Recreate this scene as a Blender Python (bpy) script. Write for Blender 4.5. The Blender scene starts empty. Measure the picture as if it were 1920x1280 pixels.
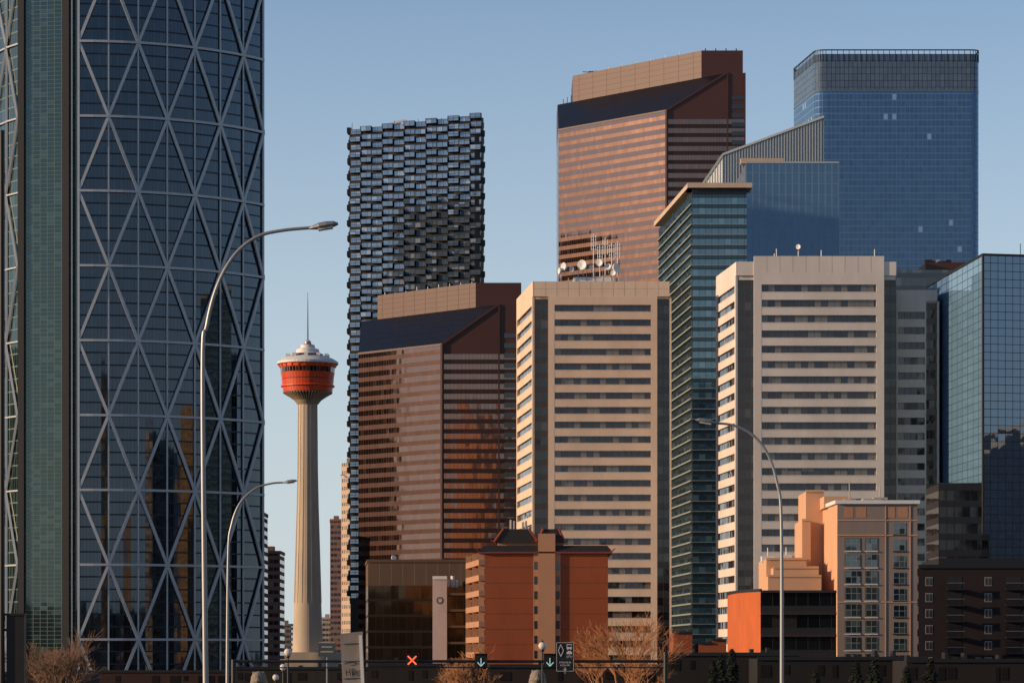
import bpy, math, random
from mathutils import Vector, Matrix
random.seed(7)
F=5444.0; HY=1235.0; CH=6.0
def X(px,d): return (px-960)/F*d
def Z(py,d): return CH+(HY-py)/F*d
def lin(c):
    return tuple(((v/255)/12.92 if v/255<=0.04045 else ((v/255+0.055)/1.055)**2.4) for v in c)
# ---------------------------------------------------------------- materials
def newmat(name):
    m=bpy.data.materials.new(name); m.use_nodes=True
    nt=m.node_tree; b=nt.nodes['Principled BSDF']; return m,nt,b
def simple(name,col,rough=.7,metal=0,noise=.15,scale=.15,emit=0,ior=1.45):
    m,nt,b=newmat(name); c=lin(col)
    b.inputs['Roughness'].default_value=rough; b.inputs['Metallic'].default_value=metal
    b.inputs['IOR'].default_value=ior
    if noise>0:
        tc=nt.nodes.new('ShaderNodeTexCoord')
        n=nt.nodes.new('ShaderNodeTexNoise'); n.inputs['Scale'].default_value=scale; n.inputs['Detail'].default_value=6
        n.inputs['Roughness'].default_value=.65
        mp=nt.nodes.new('ShaderNodeMapping'); mp.inputs['Scale'].default_value=(1,1,.35)
        nt.links.new(tc.outputs['Object'],mp.inputs['Vector']); nt.links.new(mp.outputs[0],n.inputs['Vector'])
        mr=nt.nodes.new('ShaderNodeMapRange'); mr.inputs[1].default_value=.3; mr.inputs[2].default_value=.7
        mr.inputs[3].default_value=1-noise; mr.inputs[4].default_value=1+noise
        nt.links.new(n.outputs['Fac'],mr.inputs[0])
        mx=nt.nodes.new('ShaderNodeVectorMath'); mx.operation='SCALE'; mx.inputs[0].default_value=c
        nt.links.new(mr.outputs[0],mx.inputs['Scale']); nt.links.new(mx.outputs[0],b.inputs['Base Color'])
    else: b.inputs['Base Color'].default_value=(*c,1)
    if emit>0:
        b.inputs['Emission Color'].default_value=(*c,1); b.inputs['Emission Strength'].default_value=emit
    return m
def facade(name,glass,line,ior=2.5,tint=(255,255,255),rough=.04,wu=.06,wv=.06,band=0,bandcol=(80,80,80),
           bandior=1.5,bandrough=.4,var=.5,blind=.12,blindcol=(120,115,105),tilt=.008,lrough=.45):
    m,nt,b=newmat(name); N=nt.nodes; L=nt.links
    def M(op,a,bv=None):
        n=N.new('ShaderNodeMath'); n.operation=op
        for i,v in enumerate((a,bv)):
            if v is None: continue
            if isinstance(v,(int,float)): n.inputs[i].default_value=v
            else: L.new(v,n.inputs[i])
        return n.outputs[0]
    def mixc(f,a,bb):
        n=N.new('ShaderNodeMix'); n.data_type='RGBA'
        L.new(f,n.inputs[0])
        for i,v in ((6,a),(7,bb)):
            if isinstance(v,tuple): n.inputs[i].default_value=(*v,1)
            else: L.new(v,n.inputs[i])
        return n.outputs[2]
    def mixf(f,a,bb):
        n=N.new('ShaderNodeMix'); n.data_type='FLOAT'; L.new(f,n.inputs[0])
        n.inputs[2].default_value=a; n.inputs[3].default_value=bb; return n.outputs[0]
    uv=N.new('ShaderNodeUVMap'); s=N.new('ShaderNodeSeparateXYZ'); L.new(uv.outputs[0],s.inputs[0])
    u,v=s.outputs[0],s.outputs[1]
    fu=M('FRACT',u); fv=M('FRACT',v)
    ml=M('MAXIMUM',M('LESS_THAN',fu,wu),M('LESS_THAN',fv,wv))
    cb=N.new('ShaderNodeCombineXYZ'); L.new(M('FLOOR',u),cb.inputs[0]); L.new(M('FLOOR',v),cb.inputs[1])
    wn=N.new('ShaderNodeTexWhiteNoise'); wn.noise_dimensions='3D'; L.new(cb.outputs[0],wn.inputs['Vector'])
    g=lin(glass)
    gc=mixc(wn.outputs['Value'],tuple(x*(1-var) for x in g),tuple(x*(1+var) for x in g))
    gc=mixc(M('GREATER_THAN',wn.outputs['Value'],1-blind),gc,lin(blindcol))
    if band>0:
        bm=M('LESS_THAN',fv,band); gc=mixc(bm,gc,lin(bandcol)); 
    col=mixc(ml,gc,lin(line))
    L.new(col,b.inputs['Base Color'])
    if band>0:
        n=N.new('ShaderNodeMix'); n.data_type='FLOAT'; L.new(bm,n.inputs[0]); n.inputs[2].default_value=ior; n.inputs[3].default_value=bandior
        n2=N.new('ShaderNodeMix'); n2.data_type='FLOAT'; L.new(ml,n2.inputs[0]); L.new(n.outputs[0],n2.inputs[2]); n2.inputs[3].default_value=1.45
        L.new(n2.outputs[0],b.inputs['IOR'])
        n=N.new('ShaderNodeMix'); n.data_type='FLOAT'; L.new(bm,n.inputs[0]); n.inputs[2].default_value=rough; n.inputs[3].default_value=bandrough
        n2=N.new('ShaderNodeMix'); n2.data_type='FLOAT'; L.new(ml,n2.inputs[0]); L.new(n.outputs[0],n2.inputs[2]); n2.inputs[3].default_value=lrough
        L.new(n2.outputs[0],b.inputs['Roughness'])
    else:
        L.new(mixf(ml,ior,1.45),b.inputs['IOR']); L.new(mixf(ml,rough,lrough),b.inputs['Roughness'])
    b.inputs['Specular Tint'].default_value=(*lin(tint),1)
    geo=N.new('ShaderNodeNewGeometry')
    a=N.new('ShaderNodeVectorMath'); a.operation='SUBTRACT'; L.new(wn.outputs['Color'],a.inputs[0]); a.inputs[1].default_value=(.5,.5,.5)
    sc=N.new('ShaderNodeVectorMath'); sc.operation='SCALE'; L.new(a.outputs[0],sc.inputs[0]); sc.inputs['Scale'].default_value=tilt
    tc=N.new('ShaderNodeTexCoord'); nz=N.new('ShaderNodeTexNoise'); nz.inputs['Scale'].default_value=.22; nz.inputs['Detail'].default_value=2
    L.new(tc.outputs['Object'],nz.inputs['Vector'])
    a2=N.new('ShaderNodeVectorMath'); a2.operation='SUBTRACT'; L.new(nz.outputs['Color'],a2.inputs[0]); a2.inputs[1].default_value=(.5,.5,.5)
    s2=N.new('ShaderNodeVectorMath'); s2.operation='SCALE'; L.new(a2.outputs[0],s2.inputs[0]); s2.inputs['Scale'].default_value=tilt*2
    ad=N.new('ShaderNodeVectorMath'); L.new(sc.outputs[0],ad.inputs[0]); L.new(s2.outputs[0],ad.inputs[1])
    ad2=N.new('ShaderNodeVectorMath'); L.new(ad.outputs[0],ad2.inputs[0]); L.new(geo.outputs['Normal'],ad2.inputs[1])
    nn=N.new('ShaderNodeVectorMath'); nn.operation='NORMALIZE'; L.new(ad2.outputs[0],nn.inputs[0])
    L.new(nn.outputs[0],b.inputs['Normal'])
    return m
# ---------------------------------------------------------------- mesh builder
class MB:
    def __init__(s,mats): s.v=[];s.f=[];s.m=[];s.uv=[];s.mats=mats;s.sm=[]
    def mi(s,m):
        if m not in s.mats: s.mats.append(m)
        return s.mats.index(m)
    def poly(s,pts,m,uvs=None,smooth=False):
        i=len(s.v); s.v+= [tuple(p) for p in pts]; s.f.append(tuple(range(i,i+len(pts)))); s.m.append(s.mi(m))
        s.uv.append(uvs or [(0.5,0.5)]*len(pts)); s.sm.append(smooth)
    def wall(s,p0,p1,z0,z1,m,bw=1.5,fh=3.5,zr=0,off=0,u0=0,z0b=None,z1b=None):
        t=Vector((p1[0]-p0[0],p1[1]-p0[1])); l=t.length; t/=l; n=Vector((t.y,-t.x))*off
        a=(p0[0]+n.x,p0[1]+n.y); b=(p1[0]+n.x,p1[1]+n.y)
        zb0=z0 if z0b is None else z0b; zb1=z1 if z1b is None else z1b
        s.poly([(a[0],a[1],z0),(b[0],b[1],zb0),(b[0],b[1],zb1),(a[0],a[1],z1)],m,
           [(u0,(z0-zr)/fh),(u0+l/bw,(zb0-zr)/fh),(u0+l/bw,(zb1-zr)/fh),(u0,(z1-zr)/fh)])
        return u0+l/bw
    def slab(s,p0,p1,z0,z1,o0,o1,m,e=0):
        t=Vector((p1[0]-p0[0],p1[1]-p0[1])).normalized(); n=Vector((t.y,-t.x))
        P0=Vector(p0[:2])-t*e; P1=Vector(p1[:2])+t*e
        a=P0+n*o1;b=P1+n*o1;c=P1+n*o0;d=P0+n*o0
        s.prism([a,b,c,d],z0,z1,m)
    def prism(s,pts,z0,z1,m,mt=None,bw=0,fh=3.5,zr=0,cap=True):
        n=len(pts)
        for i in range(n):
            p,q=pts[i],pts[(i+1)%n]
            if bw: s.wall(p,q,z0,z1,m,bw,fh,zr)
            else: s.poly([(p[0],p[1],z0),(q[0],q[1],z0),(q[0],q[1],z1),(p[0],p[1],z1)],m)
        if cap:
            s.poly([(p[0],p[1],z1) for p in pts],mt or m)
            s.poly([(p[0],p[1],z0) for p in reversed(pts)],mt or m)
    def box(s,x0,x1,y0,y1,z0,z1,m): s.prism([(x0,y0),(x1,y0),(x1,y1),(x0,y1)],z0,z1,m)
    def beam(s,a,b,w,h,m,nrm=(0,-1,0)):
        a=Vector(a);b=Vector(b);t=(b-a).normalized();n=Vector(nrm);u=t.cross(n)
        if u.length<1e-4: u=t.cross(Vector((1,0,0)))
        u.normalize(); n=u.cross(t).normalized(); u*=w/2;n*=h/2
        A=[a-u-n,a+u-n,a+u+n,a-u+n];B=[b-u-n,b+u-n,b+u+n,b-u+n]
        for i in range(4):
            j=(i+1)%4; s.poly([A[i],B[i],B[j],A[j]],m)
        s.poly(A,m); s.poly(B[::-1],m)
    def tube(s,pts,rad,m,n=8,cap=True):
        pts=[Vector(p) for p in pts]; rings=[]
        if not isinstance(rad,(list,tuple)): rad=[rad]*len(pts)
        for i,p in enumerate(pts):
            t=(pts[min(i+1,len(pts)-1)]-pts[max(i-1,0)]).normalized()
            u=t.cross(Vector((0,1,0)))
            if u.length<.05: u=t.cross(Vector((1,0,0)))
            u.normalize(); w=t.cross(u)
            rings.append([p+(u*math.cos(2*math.pi*k/n)+w*math.sin(2*math.pi*k/n))*rad[i] for k in range(n)])
        for i in range(len(rings)-1):
            for k in range(n):
                q=(k+1)%n; s.poly([rings[i][k],rings[i][q],rings[i+1][q],rings[i+1][k]],m,smooth=n>5)
        if cap: s.poly(rings[0][::-1],m); s.poly(rings[-1],m)
    def lathe(s,c,prof,n=32,rib=0):
        for i in range(len(prof)-1):
            r0,z0,m=prof[i]; r1,z1,_=prof[i+1]
            for k in range(n):
                a=2*math.pi*k/n;b=2*math.pi*(k+1)/n
                P=[(c[0]+r0*math.cos(a),c[1]+r0*math.sin(a),z0),(c[0]+r0*math.cos(b),c[1]+r0*math.sin(b),z0),
                   (c[0]+r1*math.cos(b),c[1]+r1*math.sin(b),z1),(c[0]+r1*math.cos(a),c[1]+r1*math.sin(a),z1)]
                s.poly(P,m,[(k,0),(k+1,0),(k+1,.99),(k,.99)],smooth=False if rib else abs(z1-z0)>1e-6)
    def sphere(s,c,r,m,n=12,sq=1):
        for i in range(n//2):
            for k in range(n):
                def p(i,k):
                    th=math.pi*i/(n//2);ph=2*math.pi*k/n
                    return (c[0]+r*math.sin(th)*math.cos(ph),c[1]+r*math.sin(th)*math.sin(ph),c[2]-r*sq*math.cos(th))
                s.poly([p(i,k),p(i,k+1),p(i+1,k+1),p(i+1,k)],m,smooth=True)
    def build(s,name,merge=False):
        xs=[v[0] for v in s.v]; ys=[v[1] for v in s.v]
        o=Vector(((min(xs)+max(xs))/2,(min(ys)+max(ys))/2,0))
        me=bpy.data.meshes.new(name); me.from_pydata([(v[0]-o.x,v[1]-o.y,v[2]) for v in s.v],[],s.f)
        for m in s.mats: me.materials.append(m)
        me.polygons.foreach_set('material_index',s.m); me.polygons.foreach_set('use_smooth',s.sm)
        ul=me.uv_layers.new(name='UVMap'); flat=[c for f in s.uv for p in f for c in p]
        ul.data.foreach_set('uv',flat); me.update()
        if merge:
            import bmesh
            bm=bmesh.new(); bm.from_mesh(me); bmesh.ops.remove_doubles(bm,verts=bm.verts,dist=.0005); bm.to_mesh(me); bm.free()
        ob=bpy.data.objects.new(name,me); ob.location=o; bpy.context.collection.objects.link(ob); return ob
def clutter(mb,x0,x1,y0,y1,z,m,n=6,h=2.5):
    for i in range(n):
        x=random.uniform(x0,x1);y=random.uniform(y0,y1);w=random.uniform(.8,3);hh=random.uniform(.5,1)*h
        mb.box(x-w/2,x+w/2,y-w/2,y+w/2,z-.2,z+hh,m)
        if random.random()<.5: mb.tube([(x,y,z+hh),(x,y,z+hh+random.uniform(1,3))],.09,m,5)
# palette
M_beigeA=simple('precast_beige',(212,186,162),.8,noise=.12,scale=.12)
M_beigeB=simple('precast_light',(206,195,185),.8,noise=.12,scale=.12)
M_roof=simple('roof_gravel',(120,115,108),.9)
M_metal=simple('galvanised_steel',(150,152,155),.45,metal=.6,noise=.1,scale=1)
M_white=simple('painted_white',(215,213,208),.6,noise=.08,scale=.6)
M_dark=simple('dark_metal',(26,26,28),.5,noise=.1,scale=1)
M_conc=simple('concrete',(180,166,148),.85,noise=.14,scale=.08)
M_equip=simple('rooftop_equipment',(170,165,158),.7,noise=.2,scale=.5)
# ---------------------------------------------------------------- world, sun, camera
sc=bpy.context.scene
EL=math.radians(13); AZ=math.radians(13)
w=bpy.data.worlds.new("World"); sc.world=w; w.use_nodes=True
nt=w.node_tree; bg=nt.nodes['Background']
sky=nt.nodes.new('ShaderNodeTexSky'); sky.sky_type='NISHITA'; sky.sun_disc=False
sky.sun_elevation=EL; sky.sun_rotation=math.radians(270)-AZ
sky.altitude=1000; sky.air_density=1.0; sky.dust_density=.6; sky.ozone_density=3.0
hs=nt.nodes.new('ShaderNodeHueSaturation'); hs.inputs['Saturation'].default_value=.92
nt.links.new(sky.outputs[0],hs.inputs['Color'])
# pale low haze layer all round the horizon
tcw=nt.nodes.new('ShaderNodeTexCoord'); sx=nt.nodes.new('ShaderNodeSeparateXYZ'); nt.links.new(tcw.outputs['Generated'],sx.inputs[0])
mrw=nt.nodes.new('ShaderNodeMapRange'); mrw.interpolation_type='SMOOTHSTEP'
mrw.inputs[1].default_value=-.02; mrw.inputs[2].default_value=.29; mrw.inputs[3].default_value=.9; mrw.inputs[4].default_value=0
nt.links.new(sx.outputs[2],mrw.inputs[0])
mxw=nt.nodes.new('ShaderNodeMix'); mxw.data_type='RGBA'; nt.links.new(mrw.outputs[0],mxw.inputs[0]); nt.links.new(hs.outputs[0],mxw.inputs[6])
mxw.inputs[7].default_value=(4.0,4.45,4.75,1)
nt.links.new(mxw.outputs[2],bg.inputs['Color'])
bg.inputs['Strength'].default_value=.15
s=Vector((-math.cos(EL)*math.cos(AZ),-math.cos(EL)*math.sin(AZ),math.sin(EL)))
ld=bpy.data.lights.new('sun','SUN'); ld.energy=4.9; ld.angle=math.radians(.5); ld.color=(1,.69,.42)
lo=bpy.data.objects.new('sun',ld); lo.rotation_euler=s.to_track_quat('Z','Y').to_euler(); sc.collection.objects.link(lo)
cd=bpy.data.cameras.new('camera'); cd.sensor_width=36; cd.lens=36*F/1920; cd.shift_y=(HY-640)/1920
cd.clip_start=1; cd.clip_end=60000
co=bpy.data.objects.new('camera',cd); co.location=(0,0,CH); co.rotation_euler=(math.pi/2,0,0); sc.collection.objects.link(co); sc.camera=co
sc.view_settings.view_transform='Standard'; sc.view_settings.look='None'; sc.view_settings.exposure=0
# ---------------------------------------------------------------- ground, road, hill
g=MB([]); mg=simple('dry_grass',(92,84,62),.95,noise=.3,scale=.02)
g.poly([(-15000,-15000,0),(15000,-15000,0),(15000,30000,0),(-15000,30000,0)],mg); g.build('ground')
r=MB([]); ma=simple('asphalt',(62,62,64),.9,noise=.15,scale=.5); r.box(-9,12,-40,640,-.1,.004,ma); r.build('road')
mk=simple('road_paint',(200,200,195),.7,noise=.1)
r=MB([])
for x in (-5.5,-2,1.5,5,8.5):
    for k in range(70): r.poly([(x-.07,k*9,.009),(x+.07,k*9,.009),(x+.07,k*9+3,.009),(x-.07,k*9+3,.009)],mk)
r.build('lane_markings')
for a,b in ((-12,-9),(12,15)):
    r=MB([]); r.box(a,b,-40,640,-.05,.14,M_conc); r.build('pavement')
h=MB([])
def hz(x,y):
    t=max(0,min(1,(-y-120)/160)); return 46*(t*t*(3-2*t))+3*math.sin(x*.011)+2*math.sin(x*.037+y*.02)
for i in range(60):
    for j in range(10):
        x0=-1800+i*60;y0=-100-j*50
        P=[(x0,y0),(x0,y0-50),(x0+60,y0-50),(x0+60,y0)]
        h.poly([(p[0],p[1],hz(*p)-2) for p in P],mg,smooth=True)
h.build('hill',merge=True)
# made-up blocks outside the view, added to shape reflections in the glass
mgold=facade('gold_reflection_facade',(40,32,28),(224,164,98),ior=1.6,wu=.22,wv=.05,band=.5,bandcol=(238,178,108),bandrough=.8,bandior=1.45,var=.5,blind=.2,tilt=.01)
mdko=facade('dark_reflection_facade',(16,17,20),(22,20,20),ior=1.5,wu=.1,wv=.05,band=.4,bandcol=(26,22,22),var=.5,blind=.1,blindcol=(40,36,32),tilt=.01)
def block(name,x,y,wx,wy,h,m,rot=0):
    b=MB([]); c_,s_=math.cos(rot),math.sin(rot)
    pts=[(x+a*wx/2*c_-e*wy/2*s_,y+a*wx/2*s_+e*wy/2*c_) for a,e in ((-1,-1),(1,-1),(1,1),(-1,1))]
    b.prism(pts,0,h,m,M_roof,3.2,3.8,0)
    for i in range(4): b.slab(pts[i],pts[(i+1)%4],h-.5,h+1.2,-.4,.3,M_conc)
    b.box(x-wx*.12,x+wx*.12,y-wx*.12,y+wx*.12,h,h+5,M_equip)
    b.build(name)
block('gold_reflection_block',285,545,40,110,104,mgold)
block('gold_reflection_block',262,668,34,60,124,mgold)
block('dark_reflection_block',300,400,40,80,80,mdko)
block('dark_reflection_block',-232,1432,46,34,250,mdko)
block('dark_reflection_block',-320,1178,46,40,200,mdko)
block('dark_reflection_block',-330,1010,40,60,120,mdko)
block('gold_reflection_block',-30,-230,84,20,214,mgold,math.radians(65))
block('gold_reflection_block',272,-230,50,20,104,mgold,math.radians(65))
block('dark_reflection_block',236,-260,14,20,160,mdko)
block('dark_reflection_block',330,800,60,60,90,mdko)
# ================================================================ 1 curved diagrid tower
mgl=facade('tower_blue_glass',(8,14,22),(34,44,54),ior=1.95,tint=(196,212,232),wu=.05,wv=.10,var=.5,blind=.34,blindcol=(22,32,43),tilt=.006)
mgr=facade('tower_green_glass',(24,38,40),(92,108,106),ior=1.9,tint=(220,240,232),wu=.07,wv=.10,var=.25,blind=.2,blindcol=(46,64,64),tilt=.006)
mst=simple('diagrid_steel',(166,172,178),.5,noise=.06,scale=.3)
b=MB([]); D=930; px=D/F; R=400*px; cx=X(148,D); cy=D+R; fh=140/6*px
ztop=Z(-150,D); zr=Z(78,D)
dth=math.radians(7.9)
def pt(i,off=0): a=i*dth; return (cx+(R+off)*math.sin(a),cy-(R+off)*math.cos(a))
cols=[pt(i) for i in range(8)]
sub=4; u=0
for i in range(7*sub):
    u=b.wall(pt(i/sub),pt((i+1)/sub),0,ztop,mgl,bw=R*dth/8,fh=fh,zr=zr,u0=u)
e=cols[-1]; back=(e[0]-25,e[1]+60); L35=(X(35,D+4),D+4)
lc=[L35,(X(14,D+10),D+10),(X(-10,D+20),D+20),(X(-38,D+38),D+38),(X(-70,D+66),D+66),(X(-100,D+110),D+110)]
b.wall(e,back,0,ztop,mgl,1.2,fh,zr); b.wall(back,lc[-1],0,ztop,mgl,1.2,fh,zr)
for i in range(len(lc)-1): b.wall(lc[i+1],lc[i],0,ztop,mgr,1.2,fh,zr)
b.wall(L35,cols[0],0,ztop,mgr,2.4,fh/3,zr)
b.poly([(p[0],p[1],ztop) for p in cols+[back]+lc[::-1]],M_roof)
for a0,a1 in ((35,47),(121,134)):
    b.slab((X(a0,D+4),D+4-(a0-35)/113*4),(X(a1,D+4),D+4-(a1-35)/113*4),0,ztop,-.2,.9,M_dark)
b.slab((X(134.5,D),D),(X(137,D),D),0,ztop,0,1.2,M_metal)
b.slab((X(146,D),D),(X(150,D),D),0,ztop,0,1.0,mst)
rings=[Z(78+140*k,D) for k in range(-2,9)]
def P3(c,z,off=.5): q=pt(c,off); return (q[0],q[1],z)
def nn(c): a=c*dth; return (math.sin(a),-math.cos(a),0)
for k,z in enumerate(rings):
    for i in range(14): b.beam(P3(i/2,z,.75),P3((i+1)/2,z,.75),.75,.6,mst,nn(i/2))
for c in range(8): b.beam(P3(c,0,.4),P3(c,ztop,.4),.50 if c<7 else .8,.4,mst,nn(c))
for k in range(-2,9):
    z0=Z(78+140*k,D); z1=Z(78+140*(k+1),D)
    for c in range(8):
        if (k+c)%2==0:
            for dc in (-1,1):
                if 0<=c+dc<=7: 
                    m_=((c+dc/2)); mid=P3(m_,(z0+z1)/2,.7)
                    b.beam(P3(c,z0,.6),mid,.95,.6,mst,nn(m_)); b.beam(mid,P3(c+dc,z1,.6),.95,.6,mst,nn(m_))
for k in range(-2,9):
    z0=Z(78+140*k,D); z1=Z(78+140*(k+1),D)
    for i in range(len(lc)-1):
        p,q=lc[i],lc[i+1]
        b.beam((p[0],p[1]-.5,z0),(q[0]-.4,q[1]-.3,z0),.5,.5,mst)
        a,c2=(z0,z1) if (i+k)%2 else (z1,z0)
        b.beam((p[0]-.3,p[1]-.6,a),(q[0]-.5,q[1]-.4,c2),.75,.5,mst)
for p in lc[1:]: b.beam((p[0]-.3,p[1]-.4,0),(p[0]-.3,p[1]-.4,ztop),.5,.4,mst)
for j in range(int(ztop/fh)):
    z=zr-fh*50+fh*j
    if z<2: continue
    for i in range(0,14): b.beam(P3(i/2,z,.05),P3((i+1)/2,z,.05),.16,.2,M_dark,nn(i/2))
b.build('curved_office_tower')
# ================================================================ 2 pixelated tower
b=MB([]); mb1=facade('pixel_glass',(76,92,108),(16,18,22),ior=3.2,tint=(205,220,240),wu=.07,wv=.05,var=.4,blind=.12,blindcol=(130,146,162),tilt=.02)
mdk=simple('black_cladding',(18,19,22),.5,noise=.1)
A=(X(657,1262),1262);B=(X(903,1245),1245)
nb=12; fh=14.6*1250/F
ztp=Z(234,1250)
def shell(p,q,nb,up=1):
    p=Vector(p);q=Vector(q);t=(q-p);ln=t.length;t/=ln;cw=ln/nb
    for c in range(nb):
        zt=ztp+(c//2)*.6*up+(1.0 if c%2 else 0)
        a=p+t*cw*c;bb=p+t*cw*(c+1)
        b.slab(a,bb,0,zt-fh*.5,-3,-.2,mdk)
        nr=int(zt/fh)
        for r_ in range(nr):
            z1=zt-r_*fh; z0=z1-fh*.62
            if z0<30: break
            o=1.5 if (r_+c)%2 else .3
            o+=random.uniform(-.1,.1)
            j=random.uniform(0,900)
            b.slab(a,bb,z0-.2,z1,-.2,o,mdk)
            b.wall(a+t*.25,bb-t*.08,z0,z1-.2,mb1,cw/2.0,fh,0,off=o+.02,u0=int(j))
shell(A,B,12)
A2=(A[0]+2,A[1]+45);B2=(B[0]-4,B[1]+45)
shell(A2,A,8,0); shell(B,B2,8,0)
b.slab(B2,A2,0,ztp-2,-3,0,mdk)
b.prism([A,B,B2,A2],0,ztp-3,mdk,M_roof)
x=X(742,1265); b.box(x-1.5,x+2,1268,1272,ztp-3,ztp+4.5,M_white); b.beam((x-3,1268,ztp+3.4),(x+4,1268,ztp+5.2),.9,.8,M_white)
x=X(660,1268);b.tube([(x,1268,ztp-3),(x,1268,ztp+4)],.2,simple('crane_red_white',(190,120,110),.5),5)
for i in range(7):
    x=X(740+i*22,1262);b.tube([(x,1262,ztp-3),(x,1262,ztp+4+i*.3)],.12,M_dark,5)
b.build('residential_skyscraper')
# ================================================================ 3 brown twin towers
mbr=facade('copper_glass_bands',(26,17,17),(38,24,24),ior=3.0,tint=(245,196,180),rough=.05,wu=.05,wv=.02,band=.46,bandcol=(44,25,24),bandior=1.55,bandrough=.25,var=.4,blind=.06,blindcol=(52,38,36),tilt=.010)
mgran=simple('brown_granite',(76,44,37),.5,noise=.08,scale=.1)
mslope=facade('sloped_dark_glass',(14,12,14),(32,27,28),ior=1.4,rough=.3,wu=.06,wv=.05,var=.3,blind=0,tilt=.01)
mbrl=simple('dark_joint',(50,32,30),.6,noise=0)
mwin2=simple('dark_window_strip',(22,17,19),.12,noise=.3,scale=.8,ior=1.7)
def brown(C,d0,Lp,Rp,Ep,eave,top,pc,pl,ptop,fpx,depth=70):
    b=MB([]); xC=X(C,d0); k=(Lp-960)/F; a=(xC-k*d0)/(1+k)
    Lq=(xC-a,d0+a);Cq=(xC,d0);Eq=(X(Ep,d0),d0);g_=X(Rp,d0)-xC;Rq=(xC+g_,d0)
    BR=(Eq[0],d0+depth+a);BL=(Lq[0],d0+depth+a)
    ze=Z(eave,d0);zt=Z(top,d0);fh=fpx*d0/F
    zr=ze
    b.wall(Lq,Cq,0,ze,mbr,1.5,fh,zr)
    zb=ze-fh*1.0
    b.wall(Cq,Eq,0,zb,mbr,1.5,fh,zr)
    b.poly([(*Cq,zb),(*Eq,zb),(*Eq,zt),(*Rq,zt),(*Cq,ze)],mgran)
    Lb=(Lq[0],Lq[1]+g_)
    b.wall(BL,Lb,0,ze,mbr,1.5,fh,zr); b.wall(Lb,Lq,0,ze,mbr,1.5,fh,zr)
    b.poly([(*BL,ze),(*Lb,ze),(*Lb,zt),(*BL,zt)],mgran); b.poly([(*Lb,ze),(*Lq,ze),(*Lb,zt)],mgran)
    b.wall(Eq,BR,0,zt,mbr,1.5,fh,zr); b.wall(BR,BL,0,zt,mbr,1.5,fh,zr)
    b.poly([(*Rq,zt),(*Eq,zt),(*BR,zt),(*BL,zt),(*Lb,zt)],M_roof)
    dl=math.hypot(a,a); sl=math.hypot(g_*.707,zt-ze)
    b.poly([(*Lq,ze),(*Cq,ze),(*Rq,zt),(*Lb,zt)],mslope,[(0,0),(dl/3,0),(dl/3+g_*.7/3,sl/3.2),(-g_*.7/3,sl/3.2)])
    b.beam((Cq[0],Cq[1]-.2,ze),(Rq[0],Rq[1]-.2,zt),.9,.7,mgran)
    b.slab(Lq,Cq,ze-.5,ze+.3,-.2,.25,mgran)
    b.tube([(Cq[0],Cq[1]-.05,0),(Cq[0],Cq[1]-.05,ze)],.75,mgran,8)
    x0=Rq[0]+.2*(Eq[0]-Rq[0])
    for j in range(60):
        z=zt-13-j*fh
        if z<20: break
        b.slab((x0+.5,d0),(Eq[0]-.4,d0),z,z+fh*.48,-.1,.22,mwin2)
    b.slab((Rq[0],d0),(Rq[0]+.6,d0),0,zt,0,.5,mgran)
    b.slab((Eq[0]-.5,d0),(Eq[0],d0),0,zt,0,.5,mgran)
    k2=(pc-960)/F; sdist=(Rq[0]-k2*d0)/(1+k2)+.0
    Pc=(Rq[0]-sdist+.6,d0+sdist+.6)
    k3=(pl-960)/F; s3=(Pc[0]-k3*Pc[1])/(1+k3); Pl=(Pc[0]-s3,Pc[1]+s3)
    Pe=(Eq[0]-.3,Pc[1]); zp=Z(ptop,Pc[1])
    pts=[Pl,Pc,Pe,(Pe[0],BR[1]-3),(Pl[0],BR[1]-3)]
    b.prism(pts,zt-.5,zp,mgran,M_roof)
    for i in range(5):
        z=zt+(zp-zt)*i/5; b.slab(Pl,Pc,z,z+.1,0,.03,mbrl)
    for i in range(9):
        q=Vector(Pl).lerp(Vector(Pc),i/9+.05); b.beam((q.x,q.y,zt),(q.x,q.y,zp),.1,.1,mbrl,(-.7,-.7,0))
        b.tube([(q.x+1,q.y+2,zp),(q.x+1,q.y+2,zp+random.uniform(.6,2.2))],.2,M_white,5)
    return b,(Pl,Pc,Pe,zp,zt,Lq)
b,(Pl,Pc,Pe,zp,zt,Lq)=brown(1250,1400,1047,1363,1398,207,137,1313,1074,95,16.8,60)
x,y=Pl[0]+14,Pl[1]+2
b.beam((x-6,y,zp+2),(x+6,y,zp+2.6),1.2,1,mgran); b.beam((x-9,y,zp+2.4),(x-5,y,zp+2.2),.3,.3,M_dark)
for i in range(3): b.tube([(x-4+i*4,y,zp),(x-4+i*4,y,zp+2)],.2,M_dark,5)
x,y=Lq[0]+3,Lq[1]+30
for i in range(3): b.tube([(x+i*2,y,zt-1),(x+i*2,y,zt+3+i)],.18,M_dark,5)
for i in range(4): x=Pe[0]-18+i*5; b.tube([(x,Pe[1]+3,zp),(x,Pe[1]+3,zp+1.6)],.3,M_dark,5)
b.build('brown_glass_skyscraper')
b,(Pl,Pc,Pe,zp,zt,Lq)=brown(829,1130,672,934,979,645,571,889,708,530,18.6,45)
b.beam((Pl[0]+24,Pl[1],zp+1),(Pl[0]+32,Pl[1],zp+3),.7,.5,M_dark)
b.box(Pl[0]+20,Pl[0]+26,Pl[1],Pl[1]+3,zp-.1,zp+1.6,M_dark)
b.build('brown_glass_skyscraper')
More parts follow.
